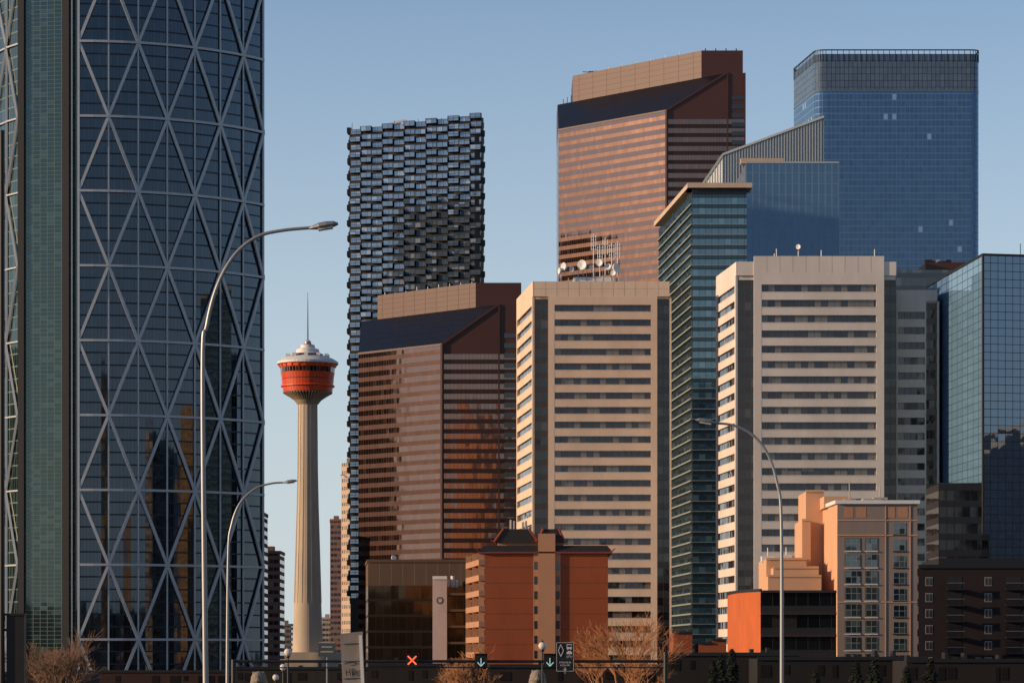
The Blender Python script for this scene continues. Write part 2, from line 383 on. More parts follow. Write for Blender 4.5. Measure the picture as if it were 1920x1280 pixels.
# ================================================================ 4 tall blue tower
b=MB([]); mbl=facade('blue_curtain_wall',(46,76,110),(92,126,160),ior=2.1,tint=(175,202,235),wu=.10,wv=.15,var=.2,blind=.012,blindcol=(130,160,190),tilt=.005)
mcr=facade('crown_glass',(78,90,102),(42,48,56),ior=1.9,tint=(200,215,235),wu=.12,wv=.08,var=.18,blind=0,tilt=.006)
D=1600
fl=(X(1530,D),D);fr=(X(1838,D),D);br=(X(1838,D)-3,D+60);bl=(X(1485,D+56),D+56)
def rounded(pts,rad,n=6):
    out=[]
    for i,p in enumerate(pts):
        a=Vector(pts[i-1]);c=Vector(pts[(i+1)%len(pts)]);p=Vector(p)
        p0=p+(a-p).normalized()*rad;p1=p+(c-p).normalized()*rad
        for k in range(n+1):
            t=k/n; out.append(p0*(1-t)**2+p*2*t*(1-t)+p1*t*t)
    return out
rp=rounded([fl,fr,br,bl],5.5)
zt=Z(93,D);zc=Z(170,D);fh=12.4*D/F
u=0
for i in range(len(rp)):
    p,q=rp[i],rp[(i+1)%len(rp)]
    b.wall(p,q,zc,zt-2.5,mcr,2.4,fh,0,u0=u); u=b.wall(p,q,0,zc,mbl,2.4,fh,0,u0=u)
    b.slab(p,q,zt-.6,zt,-.3,.25,M_dark); b.slab(p,q,zc-.5,zc+.4,-.1,.15,mcr)
b.poly([(p.x,p.y,zt-2.6) for p in rp],M_roof)
for i in range(len(rp)):
    p,q=rp[i],rp[(i+1)%len(rp)]; l=(q-p).length; n_=max(1,int(l/3.1))
    for j in range(n_):
        o=p.lerp(q,j/n_); b.beam((o.x,o.y-.1,zc+16),(o.x,o.y-.1,zt),.3,.3,M_dark)
b.build('blue_glass_skyscraper')
# ================================================================ 5 teal tower, blue box, louvred wedge
mtl=facade('teal_glass',(36,56,64),(30,46,52),ior=2.8,tint=(200,228,238),wu=.05,wv=.05,band=.42,bandcol=(24,38,42),bandior=1.8,bandrough=.12,var=.35,blind=.12,blindcol=(66,92,98),tilt=.012)
mcop=simple('cornice_tan',(196,172,150),.6,noise=.08); mledge=simple('grey_green_ledge',(128,138,130),.6,noise=.1)
b=MB([]); D=850; d2=925
c0=(X(1298,D),D);c1=(X(1400,D),D);c2=(X(1400,D)+6,d2);c3=(X(1235,d2),d2)
zt=Z(352,D);fh=19.2*D/F
b.prism([c0,c1,c2,c3],0,zt-1,mtl,M_roof,1.9,fh,0)
b.slab(c0,c1,zt-.2,zt+1.2,-8,1.5,mcop,1.5); b.slab(c3,c0,zt-.2,zt+1.2,-6,1.5,mcop); b.slab(c0,c1,zt-1.8,zt-.2,-1,.4,M_dark)
for j in range(int(zt/fh)):
    z=j*fh+fh*.42
    b.slab(c3,c0,z-.22,z+.22,0,.5,mledge)
    b.slab(c0,c1,z-.1,z+.1,0,.12,M_metal)
for i in range(6):
    q=Vector(c3).lerp(Vector(c0),.2+i*.12); b.box(q.x+3,q.x+5,q.y,q.y+2,zt,zt+2.5+random.random()*2,M_dark)
b.build('teal_glass_office_tower')
b=MB([]); mbx=facade('pale_blue_glass',(66,98,128),(108,138,162),ior=1.9,tint=(190,212,236),wu=.16,wv=.04,var=.08,blind=0,tilt=.004)
D=1100; q=[(X(1398,D),D),(X(1573,D),D),(X(1573,D),D+40),(X(1398,D),D+40)]
zt=Z(305,D); b.prism(q,0,zt,mbx,M_roof,2.5,19*D/F*1.1,0); b.slab(q[0],q[1],zt-.3,zt+.4,-.3,.2,mst)
b.slab((X(1390,D),D+2),(X(1470,D),D+2),zt,zt+2,-3,0,mcop)
b.build('blue_glass_office_block')
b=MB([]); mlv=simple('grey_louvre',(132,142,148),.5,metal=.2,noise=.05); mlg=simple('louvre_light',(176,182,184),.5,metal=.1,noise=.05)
D=1250
a0=(X(1315,D+5),D+5);a1=(X(1355,D),D);a2=(X(1545,D-6),D-6)
z0=Z(345,D);za=Z(290,D);zb=Z(224,D)
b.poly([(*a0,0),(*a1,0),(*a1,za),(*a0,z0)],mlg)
b.poly([(*a1,0),(*a2,0),(*a2,zb),(*a1,za)],mlv)
A0,A1,A2=[(p[0],p[1]+40) for p in (a0,a1,a2)]
b.poly([(*a0,z0),(*a1,za),(*A1,za),(*A0,z0)],M_roof); b.poly([(*a1,za),(*a2,zb),(*A2,zb),(*A1,za)],M_roof)
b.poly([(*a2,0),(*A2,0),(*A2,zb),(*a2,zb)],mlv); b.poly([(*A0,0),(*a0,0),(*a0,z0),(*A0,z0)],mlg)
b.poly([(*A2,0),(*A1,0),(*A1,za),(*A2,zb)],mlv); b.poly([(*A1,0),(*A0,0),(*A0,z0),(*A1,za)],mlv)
for i in range(36):
    t=i/36; p=Vector(a1).lerp(Vector(a2),t); z=za+(zb-za)*t
    b.beam((p.x,p.y-.15,z-45),(p.x,p.y-.15,z),.28,.3,mlg)
for i in range(8):
    t=i/8; p=Vector(a0).lerp(Vector(a1),t); z=z0+(za-z0)*t
    b.beam((p.x,p.y-.15,z-45),(p.x,p.y-.15,z),.28,.3,M_white)
b.beam((a1[0],a1[1]-.3,za),(a2[0],a2[1]-.3,zb),.9,.8,mlg); b.beam((a0[0],a0[1]-.3,z0),(a1[0],a1[1]-.3,za),.9,.8,mlg)
b.build('wedge_roof_office_tower')
# ================================================================ 6/7 beige striped towers
mwa=facade('office_window',(38,34,35),(62,55,50),ior=1.75,tint=(225,225,235),wu=.06,wv=.0,var=.7,blind=.30,blindcol=(104,95,86),tilt=.02)
mcornr=facade('corner_glass',(36,29,27),(74,64,58),ior=1.6,wu=.08,wv=.04,band=.46,bandcol=(42,35,32),bandior=1.55,bandrough=.15,var=.4,blind=.1,blindcol=(66,57,52),tilt=.012)
def stripes(b,p0,p1,ztop,fh,wh,m,first,pier=1.4,zmin=0,proud=.5):
    P=Vector(p0);Q=Vector(p1);t=(Q-P).normalized()
    b.slab(P,Q,ztop-first,ztop,0,proud,m)
    b.slab(P,P+t*pier,zmin,ztop-first,0,proud,m); b.slab(Q-t*pier,Q,zmin,ztop-first,0,proud,m)
    z=ztop-first
    while z>zmin+fh:
        b.wall(P+t*pier,Q-t*pier,z-wh,z,mwa,1.55,50,0,off=.08,u0=random.randint(0,500))
        b.slab(P+t*pier,Q-t*pier,z-fh,z-wh,0,proud-.03,m)
        b.slab(P+t*pier,Q-t*pier,z-wh-.12,z-wh,proud-.03,proud+.03,m)
        z-=fh
    b.slab(P+t*pier,Q-t*pier,zmin,z,0,proud,m)
def joints(b,p0,p1,z0,z1,n,off,m):
    P=Vector(p0);Q=Vector(p1)
    for i in range(1,n):
        q=P.lerp(Q,i/n); t=(Q-P).normalized()*.03
        b.slab(q-t,q+t,z0,z1,off,off+.012,m)
mj=simple('panel_joint',(150,135,120),.9,noise=0)
b=MB([]); D=700;D2=734
fl=(X(1002,D),D);fr=(X(1255,D),D);br=(X(1255,D)+.5,D2);bl=(X(972,D2),D2)
zt=Z(528,D);fh=27.3*D/F;wh=12.4*D/F
b.prism([fl,fr,br,bl],0,zt-4.2,mcornr,M_roof,1.55,fh,zt-4.2-fh*.46)
b.prism([(fl[0]+.1,D+.1),(fr[0]-.1,D+.1),(br[0]-.1,D2-.1),(bl[0]+.3,D2-.1)],zt-4.2,zt,M_beigeA,M_roof)
f0=(X(1028,D),D);f1=(X(1232,D),D)
b.slab(fl,fr,zt-3.6,zt,0,.45,M_beigeA); b.slab(bl,fl,zt-3.6,zt,0,.45,M_beigeA,.44)
stripes(b,f0,f1,zt-3.6,fh,wh,M_beigeA,(572-556)*D/F,1.5,proud=.7)
stripes(b,bl,fl,zt-3.6,fh,wh,M_beigeA,(572-556)*D/F,1.3)
stripes(b,fr,br,zt-3.6,fh,wh,M_beigeA,2,1.3); stripes(b,br,bl,zt-3.6,fh,wh,M_beigeA,2,1.3)
joints(b,fl,fr,zt-3.6,zt,12,.45,mj)
b.slab(fl,fr,zt-1.8,zt-1.75,.45,.462,mj)
def dish(b,c,r,m,yaw=0):
    dirv=Vector((math.sin(yaw),-math.cos(yaw),.05)).normalized(); u=dirv.cross(Vector((0,0,1))).normalized(); w_=u.cross(dirv)
    c=Vector(c); n=14
    o=[c+dirv*.35*r+(u*math.cos(2*math.pi*k/n)+w_*math.sin(2*math.pi*k/n))*r for k in range(n)]
    o2=[p-dirv*.45*r for p in o]
    for k in range(n):
        q=(k+1)%n; b.poly([o[k],o[q],c],m); b.poly([o2[k],o2[q],o[q],o[k]],m)
    b.poly(o2[::-1],m)
    b.tube([c-dirv*.4*r,c-dirv*.4*r-Vector((0,0,r*2))],.08,M_metal,5)
b.box(X(1075,D+12),X(1150,D+12),D+10,D+20,zt-.2,zt+2.4,M_white)
b.box(X(1030,D+12),X(1075,D+12),D+11,D+18,zt-.2,zt+1.0,M_equip)
for (px_,py_,rr,yw) in ((1092,497,1.25,-.5),(1124,493,.9,-.4),(1058,500,1.0,-.9),(1050,508,.8,-1.2),(1140,500,.8,-.3),(1155,502,1.0,.5),(1072,505,.7,-.6),(1108,500,.5,-.5),(1150,512,.7,-.4)):
    dish(b,(X(px_,D+9),D+9,Z(py_,D+9)),rr,M_white,yw)
for px_ in (1045,1052,1066,1084,1100,1115,1130,1146,1160):
    b.tube([(X(px_,D+10),D+10,zt-.2),(X(px_,D+10),D+10,zt+random.uniform(2,6))],.09,M_metal,5)
for px_,top in ((1113,438),(1135,446),(1158,452),(1125,458),(1147,455)):
    x=X(px_,D+12);zz=Z(top,D+12);b.tube([(x,D+12,zt+2),(x,D+12,zz)],.13,M_white,5)
    for k in range(5):
        z=zz-.8-k*.75; b.tube([(x-.55,D+12,z),(x+.55,D+12,z)],.07,M_white,4); b.tube([(x-.55,D+12,z-.3),(x-.55,D+12,z+.35)],.08,M_white,4); b.tube([(x+.55,D+12,z-.3),(x+.55,D+12,z+.35)],.08,M_white,4)
for py_ in (458,468): b.tube([(X(1110,D+12),D+12,Z(py_,D+12)),(X(1162,D+12),D+12,Z(py_+2,D+12))],.1,M_white,4)
b.build('beige_office_tower')
b=MB([]); D=680;D2=706
fl=(X(1383,D),D);fr=(X(1680,D),D);br=(X(1680,D),D2);bl=(X(1346,D2),D2)
zt=Z(488,D);fh=28.6*D/F;wh=13.5*D/F
cap=4.6
b.prism([fl,fr,br,bl],0,zt-cap,mcornr,M_roof,1.55,fh,zt-cap-fh*.46)
b.prism([(fl[0]+.1,D+.1),(fr[0]-.1,D+.1),(br[0]-.1,D2-.1),(bl[0]+.3,D2-.1)],zt-cap,zt-.3,M_beigeB,M_roof)
f0=(X(1413,D),D);f1=(X(1657,D),D)
b.slab(f0,f1,zt-3,zt+.9,0,.7,M_beigeB); b.slab(fl,f0,zt-3.6,zt-.4,0,.4,M_beigeB); b.slab(f1,fr,zt-3.6,zt-.4,0,.4,M_beigeB)
b.slab(bl,fl,zt-3.6,zt-.4,0,.4,M_beigeB,.35)
stripes(b,f0,f1,zt-3,fh,wh,M_beigeB,(534-512)*D/F,1.8,proud=.7)
stripes(b,bl,fl,zt-3.6,fh,wh,M_beigeB,2.2,1.2)
stripes(b,br,bl,zt-3.6,fh,wh,M_beigeB,2,1.2); 
joints(b,f0,f1,zt-3,zt+.9,10,.7,mj)
E=688; w0=(X(1680,E),E);w1=(X(1757,E),E);w2=(X(1757,E),E+24);w3=(X(1680,E),E+24); zw=Z(544,E)
b.prism([w0,w1,w2,w3],0,zw-3,mcornr,M_roof,1.55,fh,zw-3-fh*.46); b.prism([(w0[0]+.1,E+.1),(w1[0]-.1,E+.1),(w2[0]-.1,E+23.9),(w3[0]+.1,E+23.9)],zw-3,zw,M_beigeB,M_roof)
wp=(X(1736,E),E)
b.slab(w0,w1,zw-2.6,zw,0,.4,M_beigeB)
stripes(b,w0,wp,zw-2.6,fh,wh,M_beigeB,2.6,.35); stripes(b,w1,w2,zw-2.6,fh,wh,M_beigeB,2.6,1)
b.box(X(1440,D+8),X(1555,D+8),D+8,D+18,zt-.3,zt+2.0,M_white)
dish(b,(X(1497,D+10),D+10,Z(463,D+10)),.6,M_white,-.5)
for px_ in (1452,1456,1497,1540,1640): b.tube([(X(px_,D+9),D+9,zt),(X(px_,D+9),D+9,zt+random.uniform(2.5,4.5))],.12,M_white,5)
b.build('beige_office_tower')
b=MB([]); D=900; mk2=facade('grey_office',(60,62,66),(120,118,116),ior=1.8,wu=.05,wv=.05,band=.4,bandcol=(112,108,106),var=.3,tilt=.01)
b.prism([(X(1670,D),D),(X(1790,D),D),(X(1790,D),D+30),(X(1670,D),D+30)],0,Z(506,D),mk2,M_roof,1.6,4,0)
b.box(X(1735,D+5),X(1815,D+5),D+5,D+25,Z(560,D),Z(492,D+5),mgran); clutter(b,X(1740,D),X(1800,D),D+6,D+12,Z(494,D+5),M_dark,5,1.5)
b.build('grey_office_block')
# ================================================================ 8 mirrored glass tower at right
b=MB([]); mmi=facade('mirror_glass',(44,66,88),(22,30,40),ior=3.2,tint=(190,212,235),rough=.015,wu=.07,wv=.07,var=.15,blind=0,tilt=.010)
mmi2=facade('sky_toned_side_glass',(96,130,156),(50,72,92),ior=2.2,tint=(205,225,240),rough=.02,wu=.08,wv=.09,var=.06,blind=0,tilt=.008)  # reflected sky put into the colour as a pale blue base
D=650;c=(X(1843,D),D);bl=(X(1738,D+56),D+56);fr=(X(2080,D+6),D+6)
zt=Z(478,D);fh=15.2*D/F
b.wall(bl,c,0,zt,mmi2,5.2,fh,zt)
P_=[c,fr,(fr[0],D+60),bl]
for i in range(3): b.wall(P_[i],P_[i+1],0,zt,mmi,1.75,fh,zt)
b.poly([(*p,zt) for p in P_],M_roof)
b.slab(c,fr,zt-.15,zt+.35,-.3,.2,M_dark); b.slab(bl,c,zt-.15,zt+.35,-.3,.2,M_dark); b.tube([(c[0],c[1],0),(c[0],c[1],zt)],.3,M_dark,6)
clutter(b,c[0]+4,c[0]+20,D+5,D+8,zt,M_dark,5,1)
b.build('mirrored_glass_tower')
b=MB([]); D=600  # solid dark blocks added in place of dark reflections in the mirrored tower
b.prism([(X(1760,D),D),(X(1841,D),D),(X(1841,D),D+18),(X(1760,D),D+18)],0,Z(905,D),mdko,M_roof,1.6,3.4,0)
b.prism([(X(1841,D)+.01,D+2),(X(1858,D),D+2),(X(1858,D),D+18),(X(1841,D)+.01,D+18)],0,Z(1000,D),mdko,M_roof,1.6,3.4,0)
b.build('dark_reflection_standin')
# ================================================================ 9 observation tower
b=MB([]); D=1500;px=D/F;cx,cy=X(577,D),D
mor=simple('orange_red_panels',(216,80,36),.45,noise=.1,scale=.4)
mpw=facade('pod_window',(30,26,26),(150,70,45),ior=2.0,wu=.15,wv=.08,var=.4,blind=.1,tilt=.01)
mrib=simple('pod_concrete_rib',(190,175,158),.8,noise=.1); mribgap=simple('rib_gap',(110,92,80),.9,noise=.1)  # browner tone for the cone between the pod ribs
mor2=facade('orange_pod_panel',(208,74,32),(150,45,22),ior=1.5,rough=.4,wu=.1,wv=.05,var=.12,blind=0,tilt=0)
def pr(l): return [(r_*px,Z(y_,D),m_) for r_,y_,m_ in l]
b.lathe((cx,cy),[(31*px,0,M_conc)]+pr([(29,1225,M_conc),(25.5,1130,M_conc),(22.5,1040,M_conc),(20,950,M_conc),(18.6,880,M_conc),(18,820,M_conc),(17.6,756,M_conc),(17.6,752,M_conc)]),40)
for k in range(16):
    a=2*math.pi*k/16
    pts=[(cx+(r_*px+.05)*math.cos(a),cy+(r_*px+.05)*math.sin(a),Z(y_,D)) for r_,y_ in ((25.5,1130),(20,950),(18.6,880),(17.6,756))]
    for i in range(3): b.beam(pts[i],pts[i+1],.35,.25,mrib,(math.cos(a),math.sin(a),0))
b.lathe((cx,cy),pr([(18,756,mribgap),(24,748,mribgap),(33,742,mribgap),(44,736,mribgap),(44,735,mribgap)]),48)
for k in range(48):
    a=2*math.pi*k/48; ca,sa=math.cos(a),math.sin(a)
    q=[(cx+r_*px*ca,cy+r_*px*sa,Z(y_,D)) for r_,y_ in ((18.5,757),(25,749),(34,743),(46,736))]
    for i in range(3): b.beam(q[i],q[i+1],.45,.8,mrib,(ca,sa,.5))
b.lathe((cx,cy),pr([(46,736,mor2),(49,712,M_dark),(48.5,711,mor2),(50.5,700,mpw),(51.5,690,mor),(52.5,688,mor),(53,684,M_white),(57.5,683,M_white),(57.5,679,M_white),(48,673,M_white),(36,669,M_white),(30,668,mpw),(29,664,M_white),(22,662,M_white),(21,655,M_white),(14,653,M_white),(13,647,M_metal),(7,645,M_metal),(6,640,M_white),(3,638,M_white),(.1,637,M_white)]),48)
b.lathe((cx,cy),pr([(49.2,726,mor),(50.5,725,mor),(50.5,723,mor),(49.2,722,mor)]),48)
for k in range(24):
    a=2*math.pi*k/24; ca,sa=math.cos(a),math.sin(a)
    b.beam((cx+50*px*ca,cy+50*px*sa,Z(692,D)),(cx+57*px*ca,cy+57*px*sa,Z(682,D)),.3,.3,mor,(ca,sa,.5))
    b.beam((cx+55*px*ca,cy+55*px*sa,Z(680,D)),(cx+28*px*ca,cy+28*px*sa,Z(667,D)),.3,.3,M_metal,(0,0,1))
for k in range(10):
    a=2*math.pi*k/10+.3; b.box(cx+38*px*math.cos(a)-1,cx+38*px*math.cos(a)+1,cy+38*px*math.sin(a)-1,cy+38*px*math.sin(a)+1,Z(671,D),Z(664,D),M_white)
b.tube([(cx,cy,Z(640,D)),(cx,cy,Z(600,D)),(cx,cy,Z(548,D))],[.45,.32,.12],M_metal,6)
b.box(cx-1.1,cx+1.1,cy-1.1,cy+1.1,Z(645,D),Z(638,D),mor)
b.box(cx-20,cx+20,cy-15,cy+20,0,Z(1222,D),M_conc)
b.build('observation_tower')
# ================================================================ distant small towers
def plain(name,x0,x1,D,top,wallc,winc,depth=25,bw=2,fh=3.3,band=.5,skew=0,ior=1.6,roofb=True):
    b=MB([]); m=facade(name+'_facade',winc,wallc,ior=ior,wu=.12,wv=.04,band=band,bandcol=wallc,bandrough=.8,bandior=1.45,lrough=.8,var=.4,blind=.15,tilt=.01)
    zt=Z(top,D); mm=simple(name+'_cap',wallc,.8)
    q=[(X(x0,D),D),(X(x1,D),D),(X(x1,D),D+depth),(X(x0-skew,D+depth),D+depth)]
    b.prism(q,0,zt,m,M_roof,bw,fh,zt)
    for i in range(4): b.slab(q[i],q[(i+1)%4],zt-.8,zt+.5,-.3,.25,mm)
    if roofb: b.box(X(x0+.3*(x1-x0),D+5),X(x0+.7*(x1-x0),D+5),D+5,D+12,zt-.1,zt+2.6,mm)
    return b,zt
b=MB([]); D=1320; m=facade('tan_highrise_facade',(96,84,74),(178,156,136),ior=1.6,wu=.4,wv=.04,band=.55,bandcol=(184,160,140),bandrough=.8,bandior=1.45,lrough=.8,var=.4,blind=.15,tilt=.01)
zt=Z(866,D); q=[(X(640,D+8),D+8),(X(660,D),D),(X(690,D+4),D+4),(X(690,D+4),D+30),(X(640,D+8),D+30)]
b.prism(q,0,zt,m,M_roof,1.6,3.6,zt); b.box(X(650,D+8),X(664,D+8),D+9,D+16,zt,zt+2.4,M_equip); b.build('tan_office_tower')
plain('striped_highrise',619,641,1700,974,(150,110,98),(70,80,92),25)[0].build('brick_office_tower')
plain('dark_highrise',486,525,1250,1034,(112,90,84),(50,48,52),25,skew=3)[0].build('brown_apartment_tower')
plain('thin_highrise',470,494,1150,962,(96,88,86),(54,52,56),20)[0].build('grey_apartment_tower')
plain('mid_block',524,546,1800,1170,(120,112,104),(60,60,64),25)[0].build('office_block')
plain('mid_block2',604,622,1850,1158,(176,160,142),(80,76,74),25)[0].build('office_block')
# ================================================================ dark brown block
b=MB([]); D=610; mbd=facade('bronze_glass',(24,18,15),(44,35,29),ior=1.8,tint=(225,190,160),wu=.05,wv=.16,var=.3,blind=.10,blindcol=(38,30,25),tilt=.005)
mbw=simple('brown_precast',(96,72,54),.8,noise=.1)
q=[(X(690,D),D),(X(886,D),D),(X(886,D),D+26),(X(686,D+26),D+26)]
zt=Z(1050,D); zg=Z(1097,D)
b.prism(q,0,zg,mbd,mbw,1.6,3.3,zg); b.prism(q,zg+.01,zt,mbw,M_roof)
for i in range(4):
    b.slab(q[i],q[(i+1)%4],zt-.4,zt+.2,-.3,.2,mbw)
joints(b,q[0],q[1],zg,zt,9,0,mj)
dish(b,(X(738,D+3),D+3,Z(1045,D+3)),.55,M_white,.4)
b.tube([(X(738,D+3),D+3,zt),(X(738,D+3),D+3,zt+.6)],.1,M_white,5)
b.build('bronze_glass_office_block')
b=MB([]); D=500; mpk=simple('pale_stucco',(186,168,160),.85,noise=.12,scale=.4)
zt=Z(1082,D)
b.box(X(811,D),X(838,D),D,D+14,0,zt,mpk)
b.prism([(X(838,D)+.01,D+.5),(X(884,D),D+.5),(X(884,D),D+14),(X(838,D)+.01,D+14)],0,Z(1100,D),mbd,M_roof,1.4,2.8,0)
for j in range(6): b.slab((X(838,D),D+.5),(X(884,D),D+.5),3+j*2.8,3.4+j*2.8,0,.35,mbw)
b.slab((X(811,D),D),(X(838,D),D),zt-.3,zt+.25,-.3,.15,M_white)
b.tube([(X(848,D),D+4,Z(1100,D)),(X(848,D),D+4,Z(1078,D))],.35,M_white,8); b.tube([(X(856,D),D+4,Z(1100,D)),(X(856,D),D+4,Z(1086,D))],.3,M_white,8); b.tube([(X(870,D),D+4,Z(1100,D)),(X(870,D),D+4,Z(1088,D))],.3,M_dark,8)
n=20; cxx=X(825,D);cz=Z(1125,D)
b.poly([(cxx+.6*math.cos(2*math.pi*k/n),D-.03,cz+.6*math.sin(2*math.pi*k/n)) for k in range(n)],M_dark)
b.poly([(cxx+.4*math.cos(2*math.pi*k/n),D-.05,cz+.4*math.sin(2*math.pi*k/n)) for k in range(n)],M_equip)
b.build('white_apartment_building')
# ================================================================ 10 orange building with pagoda roof trim
b=MB([]); D=480; mrd=simple('terracotta_stucco',(138,70,40),.85,noise=.14,scale=.3); mtan=simple('tan_stucco',(172,128,98),.85,noise=.08,scale=.3)
mtile=simple('dark_roof_tile',(38,34,36),.6,noise=.2,scale=2); mredt=simple('red_trim',(130,58,38),.6,noise=.1)
mwd=simple('small_window',(40,38,42),.1,noise=.2,ior=2.0,scale=1)
D2=D+20
L0=(X(909,D),D);R0=(X(1140,D),D);BR=(X(1140,D),D2);BL=(X(884,D2),D2)
zt=Z(1034,D)
b.prism([L0,R0,BR,BL],0,zt,mrd,M_roof)
for j in range(9):
    z=zt-2.2-j*2.55
    if z<2: break
    b.slab(BL,L0,z,z+.95,.0,1.0,mtan); b.slab(BL,L0,z+1.1,z+2.0,0,.06,mwd)
for t in (0,.5,.97): 
    q=Vector(BL).lerp(Vector(L0),t); b.box(q.x-1.0,q.x+.1,q.y,q.y+.5,0,zt,mtan)
b.slab((X(1009,D),D),(X(1041,D),D),0,Z(1000,D),-2,.55,mtan)
for x0,x1 in ((1000,1009),(1041,1051)):
    b.slab((X(x0,D),D),(X(x1,D),D),0,zt,0,.12,mtan)
    for j in range(10):
        z=zt-1.6-j*2.45
        if z>1: b.slab((X(x0+1.5,D),D),(X(x1-1.5,D),D),z-1.3,z,.12,.16,mwd)
for j in range(8):
    z=zt-2.6-j*2.55
    if z>1: b.slab(L0,R0,z,z+.05,0,.015,mbrl)
def skirt(b,x0,x1,y0,y1,z,ov,h,inn=.3):
    a=[(x0-ov,y0-ov),(x1+ov,y0-ov),(x1+ov,y1+ov),(x0-ov,y1+ov)]; c_=[(x0+inn,y0+inn),(x1-inn,y0+inn),(x1-inn,y1-inn),(x0+inn,y1-inn)]
    for i in range(4):
        j=(i+1)%4; b.poly([(*a[i],z),(*a[j],z),(*c_[j],z+h),(*c_[i],z+h)],mtile)
        b.poly([(*a[j],z-.25),(*a[i],z-.25),(*a[i],z),(*a[j],z)][::-1],mredt)
        p=Vector(a[i]); o=(Vector(c_[i])-p).normalized()
        b.tube([(p.x+o.x*.8,p.y+o.y*.8,z+.1),(p.x,p.y,z+.15),(p.x-o.x*.6,p.y-o.y*.6,z+.55)],[.16,.14,.08],mredt,6)
    b.poly([(*p,z-.25) for p in reversed(a)],mredt); b.poly([(*p,z+h) for p in c_],mtile)
skirt(b,X(903,D),X(1142,D),D,D2,zt,.55,1.05)
b.box(X(932,D+4),X(1056,D+4),D+1.0,D+12,zt,Z(1010,D),mtan)
def gable(b,xa,xb,y0,y1,z,h):
    xm=(xa+xb)/2; w_=(xb-xa)*.3
    for yy in (y0,y1):
        P=[(xa,yy,z),(xb,yy,z),(xm+w_,yy,z+h),(xm-w_,yy,z+h)]; b.poly(P if yy==y0 else P[::-1],mtile)
    b.poly([(xb,y0,z),(xb,y1,z),(xm+w_,y1,z+h),(xm+w_,y0,z+h)],mtile); b.poly([(xa,y1,z),(xa,y0,z),(xm-w_,y0,z+h),(xm-w_,y1,z+h)],mtile); b.poly([(xm-w_,y0,z+h),(xm+w_,y0,z+h),(xm+w_,y1,z+h),(xm-w_,y1,z+h)],mtile)
    b.tube([(xa-.7,y0-.05,z+.3),(xa-.1,y0-.05,z+.1),(xm-w_,y0-.05,z+h),(xm-w_-.35,y0-.05,z+h+.35)],[.1,.2,.2,.1],mredt,6)
    b.tube([(xb+.7,y0-.05,z+.3),(xb+.1,y0-.05,z+.1),(xm+w_,y0-.05,z+h),(xm+w_+.35,y0-.05,z+h+.35)],[.1,.2,.2,.1],mredt,6)
gable(b,X(928,D),X(1008,D),D+.4,D+12,Z(1016,D),2.2); gable(b,X(1008,D)+.05,X(1058,D),D+.4,D+12,Z(1016,D),2.2)
for xx,tp in ((958,974),(964,976),(980,978),(986,976)): b.tube([(X(xx,D+6),D+6,Z(1000,D)),(X(xx,D+6),D+6,Z(tp,D+6))],.2,M_equip,6)
b.build('pagoda_roof_apartment_building')
# ================================================================ 15 stepped peach building
b=MB([]); D=440;D2=462
mpe=simple('peach_stucco_lit',(200,156,122),.85,noise=.08,scale=.3); mgb=simple('taupe_stucco_shaded',(134,120,112),.85,noise=.10,scale=.3)  # warm lit side and greyer front: sunlight put into the colours
mwt=facade('hotel_window',(30,48,54),(120,130,130),ior=2.0,wu=.09,wv=.09,var=.5,blind=.2,blindcol=(66,80,82),tilt=.02)
L0=(X(1570,D),D);R0=(X(1720,D),D);BR=(X(1720,D),D2);BL=(X(1533,D2),D2)
zt=Z(943,D)
def sidebox(pts,z,m_l,m_f):
    for i in range(4):
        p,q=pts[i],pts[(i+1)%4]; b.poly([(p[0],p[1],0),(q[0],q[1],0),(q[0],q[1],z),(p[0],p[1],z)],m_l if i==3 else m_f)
    b.poly([(p[0],p[1],z) for p in pts],M_roof)
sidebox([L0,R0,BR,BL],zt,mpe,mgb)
b.slab(L0,R0,zt-.1,zt+.45,-.5,.4,M_white,.35); b.slab(BL,L0,zt-.1,zt+.45,-.5,.4,M_white)
b.box(X(1540,D+14),X(1590,D+14),D+10,D+22,zt-.2,Z(930,D+10),mpe)
for x0,x1 in ((1583,1600),(1606,1624),(1664,1678),(1684,1702)):
    b.slab((X(x0,D),D),(X(x1,D),D),Z(970,D),Z(950,D),0,.03,mtan)
for x0,x1 in ((1584,1614),(1622,1646)):
    for j in range(8):
        z1=Z(1008+j*31,D)
        b.slab((X(x0,D),D),(X(x1,D),D),z1-1.95,z1,0,.05,M_dark); b.wall((X(x0+1,D),D),(X(x1-1,D),D),z1-1.9,z1-.05,mwt,.85,1.0,z1-1.9,off=.06,u0=random.randint(0,99))
        b.slab((X(x0,D),D),(X(x1,D),D),z1-2.1,z1-1.95,0,.2,M_white)
for x0,x1 in ((1674,1700),):
    for j in range(9):
        z1=Z(979+j*31,D)
        b.wall((X(x0+1,D),D),(X(x1-1,D),D),z1-1.8,z1-.05,mwt,.85,.9,z1-1.8,off=.04,u0=random.randint(0,99)); b.slab((X(x0,D),D),(X(x1,D),D),z1-1.95,z1-1.8,0,.15,M_dark)
for y_ in (975,1003,1128): b.slab(L0,R0,Z(y_,D)-.08,Z(y_,D)+.08,0,.1,mpe)
for x_ in (1660,1706): b.slab((X(x_,D),D),(X(x_+1.2,D),D),0,zt,0,.1,mpe)
def stepbox(x0,x1,D,dep,top):
    pts=[(X(x0,D),D),(X(x1,D),D),(X(x1,D),D+dep),(X(x0,D),D+dep)]
    sidebox(pts,Z(top,D),mpe,mpe); b.slab(pts[0],pts[1],Z(top,D)-.1,Z(top,D)+.25,-.3,.15,mpe)
stepbox(1511,1545,D+16,12,921); stepbox(1504,1520,D+14,12,975); stepbox(1437,1512,D+10,14,1048); stepbox(1450,1535,D+6,6,1064); stepbox(1440,1540,D+3,8,1080)
